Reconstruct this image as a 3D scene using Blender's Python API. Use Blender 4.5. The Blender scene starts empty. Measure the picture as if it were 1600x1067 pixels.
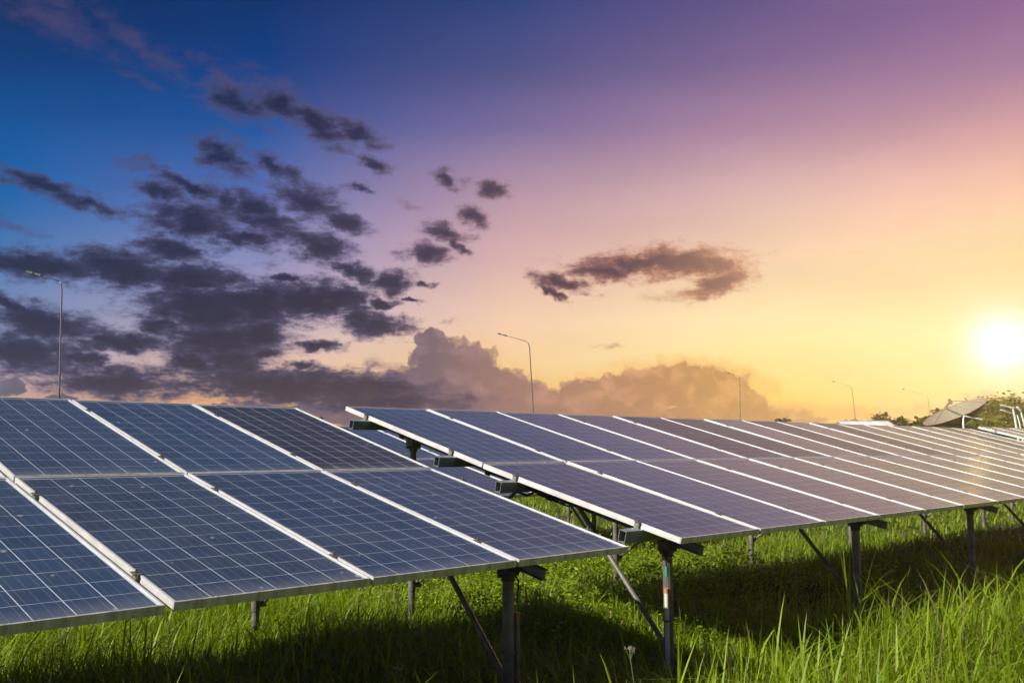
import bpy, math, random
import numpy as np
from mathutils import Vector, Matrix

R = math.radians
sc = bpy.context.scene
C = sc.collection
random.seed(7)
rng = np.random.default_rng(11)

# ------------------------------------------------------------------ camera
EYE = 1.65                      # eye height above the ground
FPX = 1495.67                   # focal length in pixels of a 1600 px wide frame
PITCH = 6.2137
cam = bpy.data.cameras.new('camera')
cam.sensor_width = 36.0
cam.lens = FPX / 1600 * 36.0
cam.clip_start = 0.05
cam.clip_end = 6000
cam_o = bpy.data.objects.new('camera', cam)
C.objects.link(cam_o)
cam_o.location = (0, 0, EYE)
cam_o.rotation_euler = (R(90 + PITCH), 0, 0)
sc.camera = cam_o


def azel(px, py):
    """azimuth (0 = +Y, positive to +X) and elevation, in degrees, of a direction seen in the photograph"""
    x, y = (px - 800) / FPX, (533.5 - py) / FPX
    c, s = math.cos(R(PITCH)), math.sin(R(PITCH))
    Y, Z = c - y * s, s + y * c
    n = math.sqrt(x * x + Y * Y + Z * Z)
    return math.degrees(math.atan2(x, Y)), math.degrees(math.asin(Z / n))


def at(px, py, Y):
    """point at depth Y (metres along +Y) on a line of sight"""
    a, e = azel(px, py)
    X = Y * math.tan(R(a))
    return Vector((X, Y, EYE + math.hypot(X, Y) * math.tan(R(e))))


# ------------------------------------------------------------------ colour helpers
def lin(r, g, b):
    f = lambda v: (v / 255) / 12.92 if v / 255 <= 0.04045 else ((v / 255 + 0.055) / 1.055) ** 2.4
    return (f(r), f(g), f(b), 1.0)


# ------------------------------------------------------------------ sky
world = bpy.data.worlds.new('World')
sc.world = world
world.use_nodes = True
wt = world.node_tree
world.cycles.sampling_method = 'MANUAL'
world.cycles.sample_map_resolution = 2048
wt.nodes.clear()
WN, WL = wt.nodes, wt.links


def wnode(t, **kw):
    n = WN.new(t)
    for k, v in kw.items():
        setattr(n, k, v)
    return n


def wset(n, i, v):
    if v is None:
        return
    if isinstance(v, bpy.types.NodeSocket):
        WL.new(v, n.inputs[i])
    else:
        n.inputs[i].default_value = v


def wmath(op, a, b=None, c=None, clamp=False):
    n = wnode('ShaderNodeMath', operation=op, use_clamp=clamp)
    wset(n, 0, a); wset(n, 1, b); wset(n, 2, c)
    return n.outputs[0]


def wmap(v, a, b, lo=0.0, hi=1.0, smooth=False):
    n = wnode('ShaderNodeMapRange', interpolation_type='SMOOTHSTEP' if smooth else 'LINEAR')
    n.clamp = True
    wset(n, 0, v); wset(n, 1, a); wset(n, 2, b); wset(n, 3, lo); wset(n, 4, hi)
    return n.outputs[0]


def wmix(f, a, b, blend='MIX'):
    n = wnode('ShaderNodeMix', data_type='RGBA', blend_type=blend)
    wset(n, 0, f)
    wset(n, 6, a); wset(n, 7, b)
    return n.outputs[2]


def wramp(v, stops, interp='LINEAR'):
    n = wnode('ShaderNodeValToRGB')
    n.color_ramp.interpolation = interp
    el = n.color_ramp.elements
    stops = sorted(stops, key=lambda s: s[0])
    while len(el) < len(stops):
        el.new(0.5)
    for e, (p, c) in zip(el, stops):
        e.position = p
    for e, (p, c) in zip(el, stops):
        e.position = p
        e.color = c
    wset(n, 0, v)
    return n.outputs[0]


tc = wnode('ShaderNodeTexCoord').outputs['Generated']
sep = wnode('ShaderNodeSeparateXYZ')
WL.new(tc, sep.inputs[0])
AZ = wmath('MULTIPLY', wmath('ARCTAN2', sep.outputs[0], sep.outputs[1]), 180 / math.pi)
ELV = wmath('MULTIPLY', wmath('ARCSINE', sep.outputs[2]), 180 / math.pi)
EL01 = wmath('DIVIDE', ELV, 90.0, clamp=True)
comb = wnode('ShaderNodeCombineXYZ')
WL.new(AZ, comb.inputs[0]); WL.new(ELV, comb.inputs[1])
P = comb.outputs[0]

# sky colour down the photograph, for five columns, continued above and around the frame
YS = [0, 100, 200, 300, 400, 500, 570, 620, 690]
COLS = {
    0:    [(0, 46, 98), (0, 62, 126), (0, 82, 150), (8, 98, 170), (70, 122, 180), (125, 144, 184), (172, 158, 176), (204, 164, 152), (200, 155, 140)],
    400:  [(0, 48, 108), (0, 62, 132), (24, 84, 158), (82, 110, 180), (138, 144, 194), (182, 168, 192), (226, 188, 170), (246, 184, 122), (238, 164, 100)],
    800:  [(44, 66, 126), (76, 82, 136), (124, 110, 160), (188, 154, 174), (226, 182, 180), (255, 214, 182), (255, 216, 160), (252, 202, 134), (240, 176, 112)],
    1200: [(104, 88, 140), (130, 104, 146), (178, 138, 164), (224, 184, 178), (250, 212, 176), (255, 232, 174), (255, 232, 152), (255, 228, 122), (252, 206, 104)],
    1600: [(142, 104, 148), (170, 129, 160), (216, 164, 164), (250, 200, 168), (255, 220, 160), (255, 233, 166), (255, 234, 164), (255, 232, 156), (255, 224, 140)],
}


def column(px, cols):
    st = [((azel(px, y)[1]) / 90.0, lin(*c)) for y, c in zip(YS, cols)]
    top = [c * 0.82 for c in lin(*cols[0])[:3]]
    zen = lin(14, 46, 100)
    st += [(0.47, tuple(0.6 * a + 0.4 * b for a, b in zip(top, zen[:3])) + (1,)), (0.75, zen), (1.0, zen)]
    return wramp(EL01, st)


sky = None
back = wramp(EL01, [(0.0, lin(112, 108, 130)), (0.08, lin(88, 102, 140)), (0.2, lin(36, 76, 134)), (0.45, lin(10, 52, 110)), (1.0, lin(14, 46, 100))])
acs = {px: azel(px, 400)[0] for px in COLS}
c0 = column(0, COLS[0])
sky = wmix(wmap(AZ, -110, acs[0]), back, c0)
prev = 0
for px in (400, 800, 1200, 1600):
    sky = wmix(wmap(AZ, acs[prev], acs[px]), sky, column(px, COLS[px]))
    prev = px
sky = wmix(wmap(AZ, acs[1600], 52), sky, column(1600, [(150, 100, 142), (170, 112, 146), (200, 138, 148), (222, 164, 146), (236, 186, 146), (244, 202, 150), (246, 206, 150), (244, 204, 146), (240, 195, 135)]))
sky = wmix(wmap(AZ, 60, 130), sky, back)

# the low sun in the sky and its aureole
sa, se = azel(1566, 540)
SUND = Vector((math.sin(R(sa)) * math.cos(R(se)), math.cos(R(sa)) * math.cos(R(se)), math.sin(R(se))))
dn = wnode('ShaderNodeVectorMath', operation='DOT_PRODUCT')
WL.new(tc, dn.inputs[0]); dn.inputs[1].default_value = SUND
ang = wmath('MULTIPLY', wmath('ARCCOSINE', wmath('MINIMUM', dn.outputs['Value'], 0.99999)), 180 / math.pi)
g1 = wmath('EXPONENT', wmath('MULTIPLY', wmath('POWER', wmath('DIVIDE', ang, 1.55), 2.0), -1.0))
g2 = wmath('EXPONENT', wmath('DIVIDE', ang, -5.0))
halo = wmix(1.0, (0, 0, 0, 1), (0, 0, 0, 1))
h1 = wnode('ShaderNodeVectorMath', operation='SCALE'); h1.inputs[0].default_value = (0.30, 0.40, 0.95); WL.new(g1, h1.inputs['Scale'])
h2 = wnode('ShaderNodeVectorMath', operation='SCALE'); h2.inputs[0].default_value = (0.04, 0.06, 0.10); WL.new(g2, h2.inputs['Scale'])
g0 = wmath('EXPONENT', wmath('MULTIPLY', wmath('POWER', wmath('DIVIDE', ang, 0.28), 2.0), -1.0))
h0 = wnode('ShaderNodeVectorMath', operation='SCALE'); h0.inputs[0].default_value = (5200, 2900, 900); WL.new(g0, h0.inputs['Scale'])
h01 = wnode('ShaderNodeVectorMath', operation='ADD'); WL.new(h0.outputs[0], h01.inputs[0]); WL.new(h1.outputs[0], h01.inputs[1])
hs = wnode('ShaderNodeVectorMath', operation='ADD'); WL.new(h01.outputs[0], hs.inputs[0]); WL.new(h2.outputs[0], hs.inputs[1])
HALO = hs.outputs[0]

# clouds: ellipses of cover in direction space, broken up by noise
CLOUD_DARK = [
    (370, 160, 62, 26, 15), (440, 165, 55, 22, 20), (500, 195, 62, 22, 30), (560, 212, 48, 17, 25),
    (345, 240, 46, 28, 25), (585, 257, 28, 13, 30),
    (60, 288, 80, 15, 15), (130, 318, 70, 12, 12), (290, 287, 62, 14, 20), (250, 300, 36, 18, 10), (348, 312, 32, 18, 30),
    (300, 345, 80, 34, 10), (400, 322, 48, 26, 15), (420, 350, 62, 20, 8), (482, 315, 60, 28, 15), (538, 348, 40, 16, 15), (375, 372, 60, 14, 5),
    (500, 385, 46, 28, 15), (555, 425, 40, 13, 25), (613, 443, 32, 17, 0),
    (60, 412, 115, 22, 3), (190, 418, 90, 30, 5), (300, 435, 80, 28, 0),
    (320, 485, 95, 55, 5), (400, 475, 75, 38, 0), (475, 470, 80, 34, -5), (540, 468, 42, 24, 0), (345, 530, 95, 34, 0), (405, 525, 45, 34, 0),
    (590, 508, 50, 17, 5), (70, 505, 78, 28, 12), (40, 552, 85, 32, 5), (190, 535, 72, 13, 0), (20, 475, 40, 12, 20),
    (180, 597, 95, 26, 3), (300, 563, 44, 22, 10), (360, 565, 56, 26, 0), (430, 603, 165, 25, 3), (560, 606, 125, 24, 3), (472, 570, 22, 9, 0), (600, 628, 150, 16, 0),
    (700, 280, 26, 13, 25), (740, 340, 24, 14, 25), (770, 295, 28, 13, 10), (560, 293, 22, 8, 8),
    (692, 362, 36, 13, 15), (665, 396, 38, 14, 2), (718, 382, 25, 10, 40),
    (1010, 412, 118, 19, -2), (945, 424, 48, 18, 5), (1095, 412, 62, 22, 5), (1125, 442, 46, 16, -18), (872, 441, 44, 10, 14), (865, 458, 24, 7, 35),
    (265, 388, 55, 20, 5), (430, 262, 45, 14, 20), (450, 435, 26, 6, 0), (415, 552, 18, 7, 5), (595, 475, 24, 6, 3), (662, 443, 16, 5, 0), (1045, 408, 100, 22, 0), (130, 560, 40, 12, 10), (255, 510, 40, 14, 0), (560, 495, 26, 16, 10), (500, 540, 30, 8, 0), (640, 470, 14, 4, 0),
]
CLOUD_WISP = [
    (80, 25, 140, 40, 16), (225, 75, 120, 26, 27), (480, 180, 170, 44, 22), (330, 330, 170, 60, 12), (345, 118, 62, 18, 27), (215, 262, 62, 12, 20), (1060, 460, 80, 12, -6),
    (955, 541, 22, 4, 0), (700, 500, 22, 5, -4), (1400, 641, 105, 11, -4), (1545, 616, 70, 7, 0), (20, 355, 60, 14, 15), (1050, 640, 70, 9, -3),
    (620, 575, 60, 14, 10), (225, 128, 30, 10, 10), (640, 320, 30, 8, 20),
]
CLOUD_CUMULUS = [
    (672, 532, 26, 18, 0), (690, 565, 52, 40, 20), (738, 582, 62, 44, 25), (792, 612, 72, 36, 20), (655, 605, 70, 34, 0), (725, 630, 160, 32, 0),
    (905, 622, 75, 26, -8), (1000, 612, 115, 38, -5), (1085, 602, 92, 34, 5), (1135, 618, 58, 36, 30), (1172, 640, 50, 24, 25), (960, 652, 300, 24, 0),
    (560, 648, 130, 16, 0), (10, 608, 28, 14, 0), (90, 625, 26, 9, 0), (1262, 656, 30, 8, 0), (400, 640, 90, 10, 0),
]
nz = wnode('ShaderNodeTexNoise', noise_dimensions='2D')
nz.inputs['Scale'].default_value = 0.8; nz.inputs['Detail'].default_value = 4.0; nz.inputs['Roughness'].default_value = 0.6
WL.new(P, nz.inputs['Vector'])
off = wnode('ShaderNodeVectorMath', operation='MULTIPLY_ADD')
WL.new(nz.outputs['Color'], off.inputs[0]); off.inputs[1].default_value = (1.7, 1.0, 0); off.inputs[2].default_value = (-0.85, -0.5, 0)
pw = wnode('ShaderNodeVectorMath', operation='ADD'); WL.new(P, pw.inputs[0]); WL.new(off.outputs[0], pw.inputs[1])
PW = pw.outputs[0]


sw = wnode('ShaderNodeSeparateXYZ'); WL.new(PW, sw.inputs[0])
AX, EX = sw.outputs[0], sw.outputs[1]
q1 = wnode('ShaderNodeCombineXYZ'); WL.new(wmath('MULTIPLY', AX, AX), q1.inputs[0]); WL.new(wmath('MULTIPLY', AX, EX), q1.inputs[1]); WL.new(wmath('MULTIPLY', EX, EX), q1.inputs[2])
q2 = wnode('ShaderNodeCombineXYZ'); WL.new(AX, q2.inputs[0]); WL.new(EX, q2.inputs[1]); q2.inputs[2].default_value = 1.0


def cover(blobs, grow=1.12):
    """1 at the middle of an ellipse of cloud, 0 at its edge"""
    acc = None
    for (x, y, hw, hh, rot) in blobs:
        a, e = azel(x, y)
        k = math.degrees(1 / FPX) * math.cos(R(a)) * grow
        c, s_ = math.cos(-R(rot)), math.sin(-R(rot))
        # (u/hw)^2 + (v/hh)^2 with u, v turned axes about (a, e)
        i1, i2 = 1 / (hw * k) ** 2, 1 / (hh * k) ** 2
        A = c * c * i1 + s_ * s_ * i2
        B = 2 * c * s_ * (i1 - i2)
        D = s_ * s_ * i1 + c * c * i2
        d1 = wnode('ShaderNodeVectorMath', operation='DOT_PRODUCT'); WL.new(q1.outputs[0], d1.inputs[0]); d1.inputs[1].default_value = (A, B, D)
        d2 = wnode('ShaderNodeVectorMath', operation='DOT_PRODUCT'); WL.new(q2.outputs[0], d2.inputs[0])
        d2.inputs[1].default_value = (-2 * A * a - B * e, -2 * D * e - B * a, A * a * a + B * a * e + D * e * e)
        t = wmath('ADD', d1.outputs['Value'], d2.outputs['Value'])
        acc = t if acc is None else wmath('MINIMUM', acc, t)
    return wmath('SUBTRACT', 1.0, wmath('SQRT', wmath('MAXIMUM', acc, 0.0)))


def wnoise(scale, detail, rough, vec=None, stretch=(1, 1, 1)):
    m = wnode('ShaderNodeMapping'); m.inputs['Scale'].default_value = stretch
    m.inputs['Rotation'].default_value = (0, 0, R(-14))
    WL.new(vec or P, m.inputs[0])
    n = wnode('ShaderNodeTexNoise', noise_dimensions='2D')
    n.inputs['Scale'].default_value = scale; n.inputs['Detail'].default_value = detail; n.inputs['Roughness'].default_value = rough
    WL.new(m.outputs[0], n.inputs['Vector'])
    return n.outputs[0]


FINE = wnoise(0.95, 8, 0.74, None, (0.55, 1.5, 1))
LUMP = wnoise(0.9, 8, 0.58, None, (1, 1.1, 1))
cw = cover(CLOUD_WISP)
a_w = wmath('MULTIPLY', wmap(wmath('ADD', cw, wmath('MULTIPLY', wmath('SUBTRACT', FINE, 0.5), 2.6)), -0.1, 1.3, smooth=True), 0.62)
cd = cover(CLOUD_DARK)
f_d = wmath('ADD', wmath('MULTIPLY_ADD', cd, 1.7, wmap(ELV, 9.0, 14.0, 0.32, 0.0)), wmath('MULTIPLY', wmath('SUBTRACT', FINE, 0.5), 3.6))
a_d = wmath('MULTIPLY', wmap(f_d, -0.50, 0.95, smooth=True), wmap(ELV, 9, 22, 0.97, 0.80))
cc = cover(CLOUD_CUMULUS)
vor = wnode('ShaderNodeTexVoronoi', voronoi_dimensions='2D', feature='F1')
vor.inputs['Scale'].default_value = 0.85; vor.inputs['Detail'].default_value = 2.0; vor.inputs['Roughness'].default_value = 0.5
WL.new(PW, vor.inputs['Vector'])
BIL = wmath('SUBTRACT', 0.45, vor.outputs['Distance'])
f_c = wmath('ADD', wmath('ADD', wmath('MULTIPLY', cc, 1.7), wmath('MULTIPLY', BIL, 0.42)), wmath('MULTIPLY', wmath('SUBTRACT', LUMP, 0.5), 0.7))
a_c = wmath('MULTIPLY', wmap(f_c, 0.0, 0.09, smooth=True), 0.95)
a_r = wmath('MULTIPLY', wmap(f_c, -0.75, 0.05, smooth=True), wmap(AZ, -6, 9, 0.0, 0.6))

AZ01 = wmap(AZ, -30, 30)
dark_c = wramp(AZ01, [(0.0, lin(24, 32, 62)), (0.30, lin(22, 27, 54)), (0.45, lin(42, 40, 66)), (0.62, lin(78, 56, 68)), (0.8, lin(190, 140, 110)), (1.0, lin(232, 180, 120))])
dark_lo = wramp(AZ01, [(0.0, lin(68, 76, 116)), (0.35, lin(84, 80, 114)), (0.5, lin(142, 106, 116)), (0.64, lin(190, 128, 104)), (1.0, lin(240, 190, 130))])
cum_c = wramp(AZ01, [(0.0, lin(104, 104, 128)), (0.25, lin(112, 100, 118)), (0.42, lin(130, 108, 122)), (0.5, lin(176, 132, 124)), (0.6, lin(206, 150, 116)), (0.7, lin(226, 168, 104)), (1.0, lin(250, 205, 120))])
wisp_c = wramp(AZ01, [(0.0, lin(78, 72, 112)), (0.3, lin(84, 74, 112)), (0.6, lin(190, 130, 110)), (0.85, lin(222, 165, 118)), (1.0, lin(230, 180, 130))])
cir = wmap(wnoise(0.10, 3, 0.6, None, (0.35, 1.6, 1)), 0.3, 0.7, 0.94, 1.07)
cs_ = wnode('ShaderNodeVectorMath', operation='SCALE'); WL.new(sky, cs_.inputs[0]); WL.new(cir, cs_.inputs['Scale'])
sky = cs_.outputs[0]
CLEAR = sky
lowb = wmap(ELV, 0.0, 13.0, 1.14, 1.0)
thick = wmap(wmath('ADD', f_d, wmath('MULTIPLY', wmath('SUBTRACT', FINE, 0.5), -0.9)), 0.05, 1.6, smooth=True)
DARKC = wmix(thick, dark_lo, dark_c)
WISPY = wmix(a_w, sky, wisp_c)
UPPER = wmix(a_d, WISPY, DARKC)
# low down: the far cumulus, lit and shaded in lumps, with a bright edge towards the sun
low = wmix(a_r, WISPY, lin(252, 190, 96))
lump2 = wnoise(0.55, 5, 0.5, None, (1, 1.4, 1))
cshade = wmap(wmath('ADD', wmath('ADD', lump2, wmath('MULTIPLY', BIL, 0.45)), wmath('MULTIPLY', cc, -0.14)), 0.25, 0.75, 0.74, 1.2)
csc = wnode('ShaderNodeVectorMath', operation='SCALE'); WL.new(cum_c, csc.inputs[0]); WL.new(cshade, csc.inputs['Scale'])
rim = wmath('MULTIPLY', wmap(f_c, 0.05, 0.32, 1.0, 0.0, smooth=True), wmap(AZ, -12, 12, 0.2, 0.7))
low = wmix(a_c, low, wmix(rim, csc.outputs[0], lin(255, 214, 140)))
LOWER = wmix(a_d, low, DARKC)

SUN_AZ, SUN_EL = -117.0, 36.0        # the light that makes the shadows, from the left and a little behind
nis = wnode('ShaderNodeTexSky', sky_type='NISHITA')
nis.sun_disc = False
nis.sun_elevation = R(SUN_EL)
nis.sun_rotation = R(SUN_AZ)
nsc = wnode('ShaderNodeVectorMath', operation='MULTIPLY_ADD'); WL.new(nis.outputs[0], nsc.inputs[0]); nsc.inputs[1].default_value = (0.0004,) * 3; WL.new(HALO, nsc.inputs[2])


def background(col):
    f0 = wnode('ShaderNodeVectorMath', operation='SCALE'); WL.new(col, f0.inputs[0]); WL.new(lowb, f0.inputs['Scale'])
    f = wnode('ShaderNodeVectorMath', operation='ADD'); WL.new(f0.outputs[0], f.inputs[0]); WL.new(nsc.outputs[0], f.inputs[1])
    bg = wnode('ShaderNodeBackground'); WL.new(f.outputs[0], bg.inputs[0]); bg.inputs[1].default_value = 0.637
    return bg.outputs[0]


# the cloud shapes only need working out in the part of the sky that has clouds
inb = wmath('MULTIPLY', wmath('MULTIPLY', wmath('GREATER_THAN', AZ, -48.0), wmath('LESS_THAN', AZ, 36.0)), wmath('MULTIPLY', wmath('GREATER_THAN', ELV, -0.5), wmath('LESS_THAN', ELV, 29.0)))
ms1 = wnode('ShaderNodeMixShader')
WL.new(wmath('LESS_THAN', ELV, 9.5), ms1.inputs[0]); WL.new(background(UPPER), ms1.inputs[1]); WL.new(background(LOWER), ms1.inputs[2])
ms = wnode('ShaderNodeMixShader')
WL.new(inb, ms.inputs[0]); WL.new(background(CLEAR), ms.inputs[1]); WL.new(ms1.outputs[0], ms.inputs[2])
wo = wnode('ShaderNodeOutputWorld')
WL.new(ms.outputs[0], wo.inputs[0])

# ------------------------------------------------------------------ sun
sl = bpy.data.lights.new('sun', 'SUN')
sl.energy = 5.0
sl.angle = R(0.6)
sl.color = (1.0, 0.94, 0.84)
so = bpy.data.objects.new('sun', sl)
C.objects.link(so)
sdir = Vector((math.sin(R(SUN_AZ)) * math.cos(R(SUN_EL)), math.cos(R(SUN_AZ)) * math.cos(R(SUN_EL)), math.sin(R(SUN_EL))))
so.rotation_euler = sdir.to_track_quat('Z', 'Y').to_euler()
so.location = sdir * 50

sc.view_settings.view_transform = 'Standard'
sc.view_settings.look = 'None'
sc.view_settings.exposure = 0.65
sc.view_settings.gamma = 1.0
sc.view_settings.use_curve_mapping = False
sc.cycles.max_bounces = 6
sc.cycles.diffuse_bounces = 3
sc.cycles.volume_bounces = 0
sc.cycles.transparent_max_bounces = 16
sc.cycles.use_denoising = True
sc.cycles.caustics_reflective = False
sc.cycles.caustics_refractive = False


# ------------------------------------------------------------------ materials
def mat(name):
    m = bpy.data.materials.new(name)
    m.use_nodes = True
    nt = m.node_tree
    return m, nt, nt.nodes['Principled BSDF'], nt.nodes['Material Output']


def nd(nt, t, **kw):
    n = nt.nodes.new(t)
    for k, v in kw.items():
        setattr(n, k, v)
    return n


def noise_col(nt, bsdf, c1, c2, scale, detail=4, rough=0.6, lo=0.35, hi=0.65, coord='Object', stretch=None):
    tcn = nd(nt, 'ShaderNodeTexCoord')
    src = tcn.outputs[coord]
    if stretch:
        mp = nd(nt, 'ShaderNodeMapping'); mp.inputs['Scale'].default_value = stretch
        nt.links.new(src, mp.inputs[0]); src = mp.outputs[0]
    nz = nd(nt, 'ShaderNodeTexNoise')
    nz.inputs['Scale'].default_value = scale; nz.inputs['Detail'].default_value = detail; nz.inputs['Roughness'].default_value = rough
    nt.links.new(src, nz.inputs['Vector'])
    rp = nd(nt, 'ShaderNodeValToRGB')
    rp.color_ramp.elements[0].position = lo; rp.color_ramp.elements[0].color = tuple(c1) + (1,)
    rp.color_ramp.elements[1].position = hi; rp.color_ramp.elements[1].color = tuple(c2) + (1,)
    nt.links.new(nz.outputs[0], rp.inputs[0])
    if bsdf is not None:
        nt.links.new(rp.outputs[0], bsdf.inputs['Base Color'])
    return rp.outputs[0], nz


def metal(name, c1, c2, scale=6, rough=0.45, metallic=0.0, stretch=None, bump=0.0):
    m, nt, b, o = mat(name)
    noise_col(nt, b, c1, c2, scale, stretch=stretch)
    b.inputs['Roughness'].default_value = rough
    b.inputs['Metallic'].default_value = metallic
    if bump:
        nz = nd(nt, 'ShaderNodeTexNoise'); nz.inputs['Scale'].default_value = 40; nz.inputs['Detail'].default_value = 5
        tcn = nd(nt, 'ShaderNodeTexCoord'); nt.links.new(tcn.outputs['Object'], nz.inputs['Vector'])
        bp = nd(nt, 'ShaderNodeBump'); bp.inputs['Strength'].default_value = bump; bp.inputs['Distance'].default_value = 0.01
        nt.links.new(nz.outputs[0], bp.inputs['Height']); nt.links.new(bp.outputs[0], b.inputs['Normal'])
    return m


def aluminium():
    # anodised frame with dirt streaks and a grubby lower lip
    m, nt, b, o = mat('frame_aluminium')
    col, nz = noise_col(nt, None, (0.62, 0.61, 0.60), (0.80, 0.79, 0.77), 5, 5, 0.6, 0.3, 0.6)
    tcn = nd(nt, 'ShaderNodeTexCoord')
    n2 = nd(nt, 'ShaderNodeTexNoise'); n2.inputs['Scale'].default_value = 3.0; n2.inputs['Detail'].default_value = 8; n2.inputs['Roughness'].default_value = 0.75
    nt.links.new(tcn.outputs['Object'], n2.inputs['Vector'])
    rp = nd(nt, 'ShaderNodeMapRange'); rp.inputs[1].default_value = 0.56; rp.inputs[2].default_value = 0.74; rp.inputs[3].default_value = 0.0; rp.inputs[4].default_value = 0.55
    nt.links.new(n2.outputs[0], rp.inputs[0])
    mx = nd(nt, 'ShaderNodeMix', data_type='RGBA')
    nt.links.new(rp.outputs[0], mx.inputs[0]); nt.links.new(col, mx.inputs[6]); mx.inputs[7].default_value = (0.22, 0.19, 0.15, 1)
    sy = nd(nt, 'ShaderNodeSeparateXYZ'); nt.links.new(tcn.outputs['Object'], sy.inputs[0])
    lw_ = nd(nt, 'ShaderNodeMath', operation='LESS_THAN'); nt.links.new(sy.outputs[1], lw_.inputs[0]); lw_.inputs[1].default_value = 0.0108
    mp = nd(nt, 'ShaderNodeMapping'); mp.inputs['Scale'].default_value = (9, 1, 1.5); nt.links.new(tcn.outputs['Object'], mp.inputs[0])
    n3 = nd(nt, 'ShaderNodeTexNoise'); n3.inputs['Scale'].default_value = 1.6; n3.inputs['Detail'].default_value = 7; n3.inputs['Roughness'].default_value = 0.7
    nt.links.new(mp.outputs[0], n3.inputs['Vector'])
    r3 = nd(nt, 'ShaderNodeMapRange'); r3.inputs[1].default_value = 0.42; r3.inputs[2].default_value = 0.7; r3.inputs[3].default_value = 0.12; r3.inputs[4].default_value = 0.8
    nt.links.new(n3.outputs[0], r3.inputs[0])
    gm = nd(nt, 'ShaderNodeMath', operation='MULTIPLY'); nt.links.new(r3.outputs[0], gm.inputs[0]); nt.links.new(lw_.outputs[0], gm.inputs[1])
    mx2 = nd(nt, 'ShaderNodeMix', data_type='RGBA'); nt.links.new(gm.outputs[0], mx2.inputs[0]); nt.links.new(mx.outputs[2], mx2.inputs[6]); mx2.inputs[7].default_value = (0.17, 0.165, 0.12, 1)
    nt.links.new(mx2.outputs[2], b.inputs['Base Color'])
    b.inputs['Metallic'].default_value = 0.45
    b.inputs['Roughness'].default_value = 0.42
    return m


def cell_mat(name, c1, c2):
    m, nt, b, o = mat(name)
    L = nt.links.new
    uv = nd(nt, 'ShaderNodeUVMap')
    sx = nd(nt, 'ShaderNodeSeparateXYZ'); L(uv.outputs[0], sx.inputs[0])

    def M(op, a, bb=None, cc=None):
        n = nd(nt, 'ShaderNodeMath', operation=op)
        for i, v in enumerate((a, bb, cc)):
            if v is None: continue
            if isinstance(v, (int, float)): n.inputs[i].default_value = v
            else: L(v, n.inputs[i])
        return n.outputs[0]
    # three busbars
    fr = M('FRACT', M('MULTIPLY', sx.outputs[0], 3.0))
    line = M('LESS_THAN', M('ABSOLUTE', M('SUBTRACT', fr, 0.5)), 0.018)
    # crystal grains and a shift from cell to cell
    oi = nd(nt, 'ShaderNodeObjectInfo')
    at_ = nd(nt, 'ShaderNodeAttribute', attribute_name='tint')
    rnd = M('FRACT', M('ADD', oi.outputs['Random'], at_.outputs['Fac']))
    geo = nd(nt, 'ShaderNodeNewGeometry')
    vo = nd(nt, 'ShaderNodeTexVoronoi'); vo.inputs['Scale'].default_value = 70
    L(geo.outputs['Position'], vo.inputs['Vector'])
    sv = nd(nt, 'ShaderNodeSeparateColor'); L(vo.outputs['Color'], sv.inputs[0])
    big = nd(nt, 'ShaderNodeTexNoise'); big.inputs['Scale'].default_value = 0.9; big.inputs['Detail'].default_value = 3
    L(geo.outputs['Position'], big.inputs['Vector'])
    f = M('ADD', M('MULTIPLY', rnd, 0.45), M('ADD', M('MULTIPLY', sv.outputs[0], 0.25), M('MULTIPLY', M('SUBTRACT', big.outputs[0], 0.35), 0.9)))
    mx = nd(nt, 'ShaderNodeMix', data_type='RGBA'); L(f, mx.inputs[0])
    mx.inputs[6].default_value = tuple(c1) + (1,); mx.inputs[7].default_value = tuple(c2) + (1,)
    m2 = nd(nt, 'ShaderNodeMix', data_type='RGBA'); L(line, m2.inputs[0]); L(mx.outputs[2], m2.inputs[6]); m2.inputs[7].default_value = (0.20, 0.23, 0.28, 1)
    L(m2.outputs[2], b.inputs['Base Color'])
    b.inputs['Roughness'].default_value = 0.42
    b.inputs['Specular IOR Level'].default_value = 0.3
    return m


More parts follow.
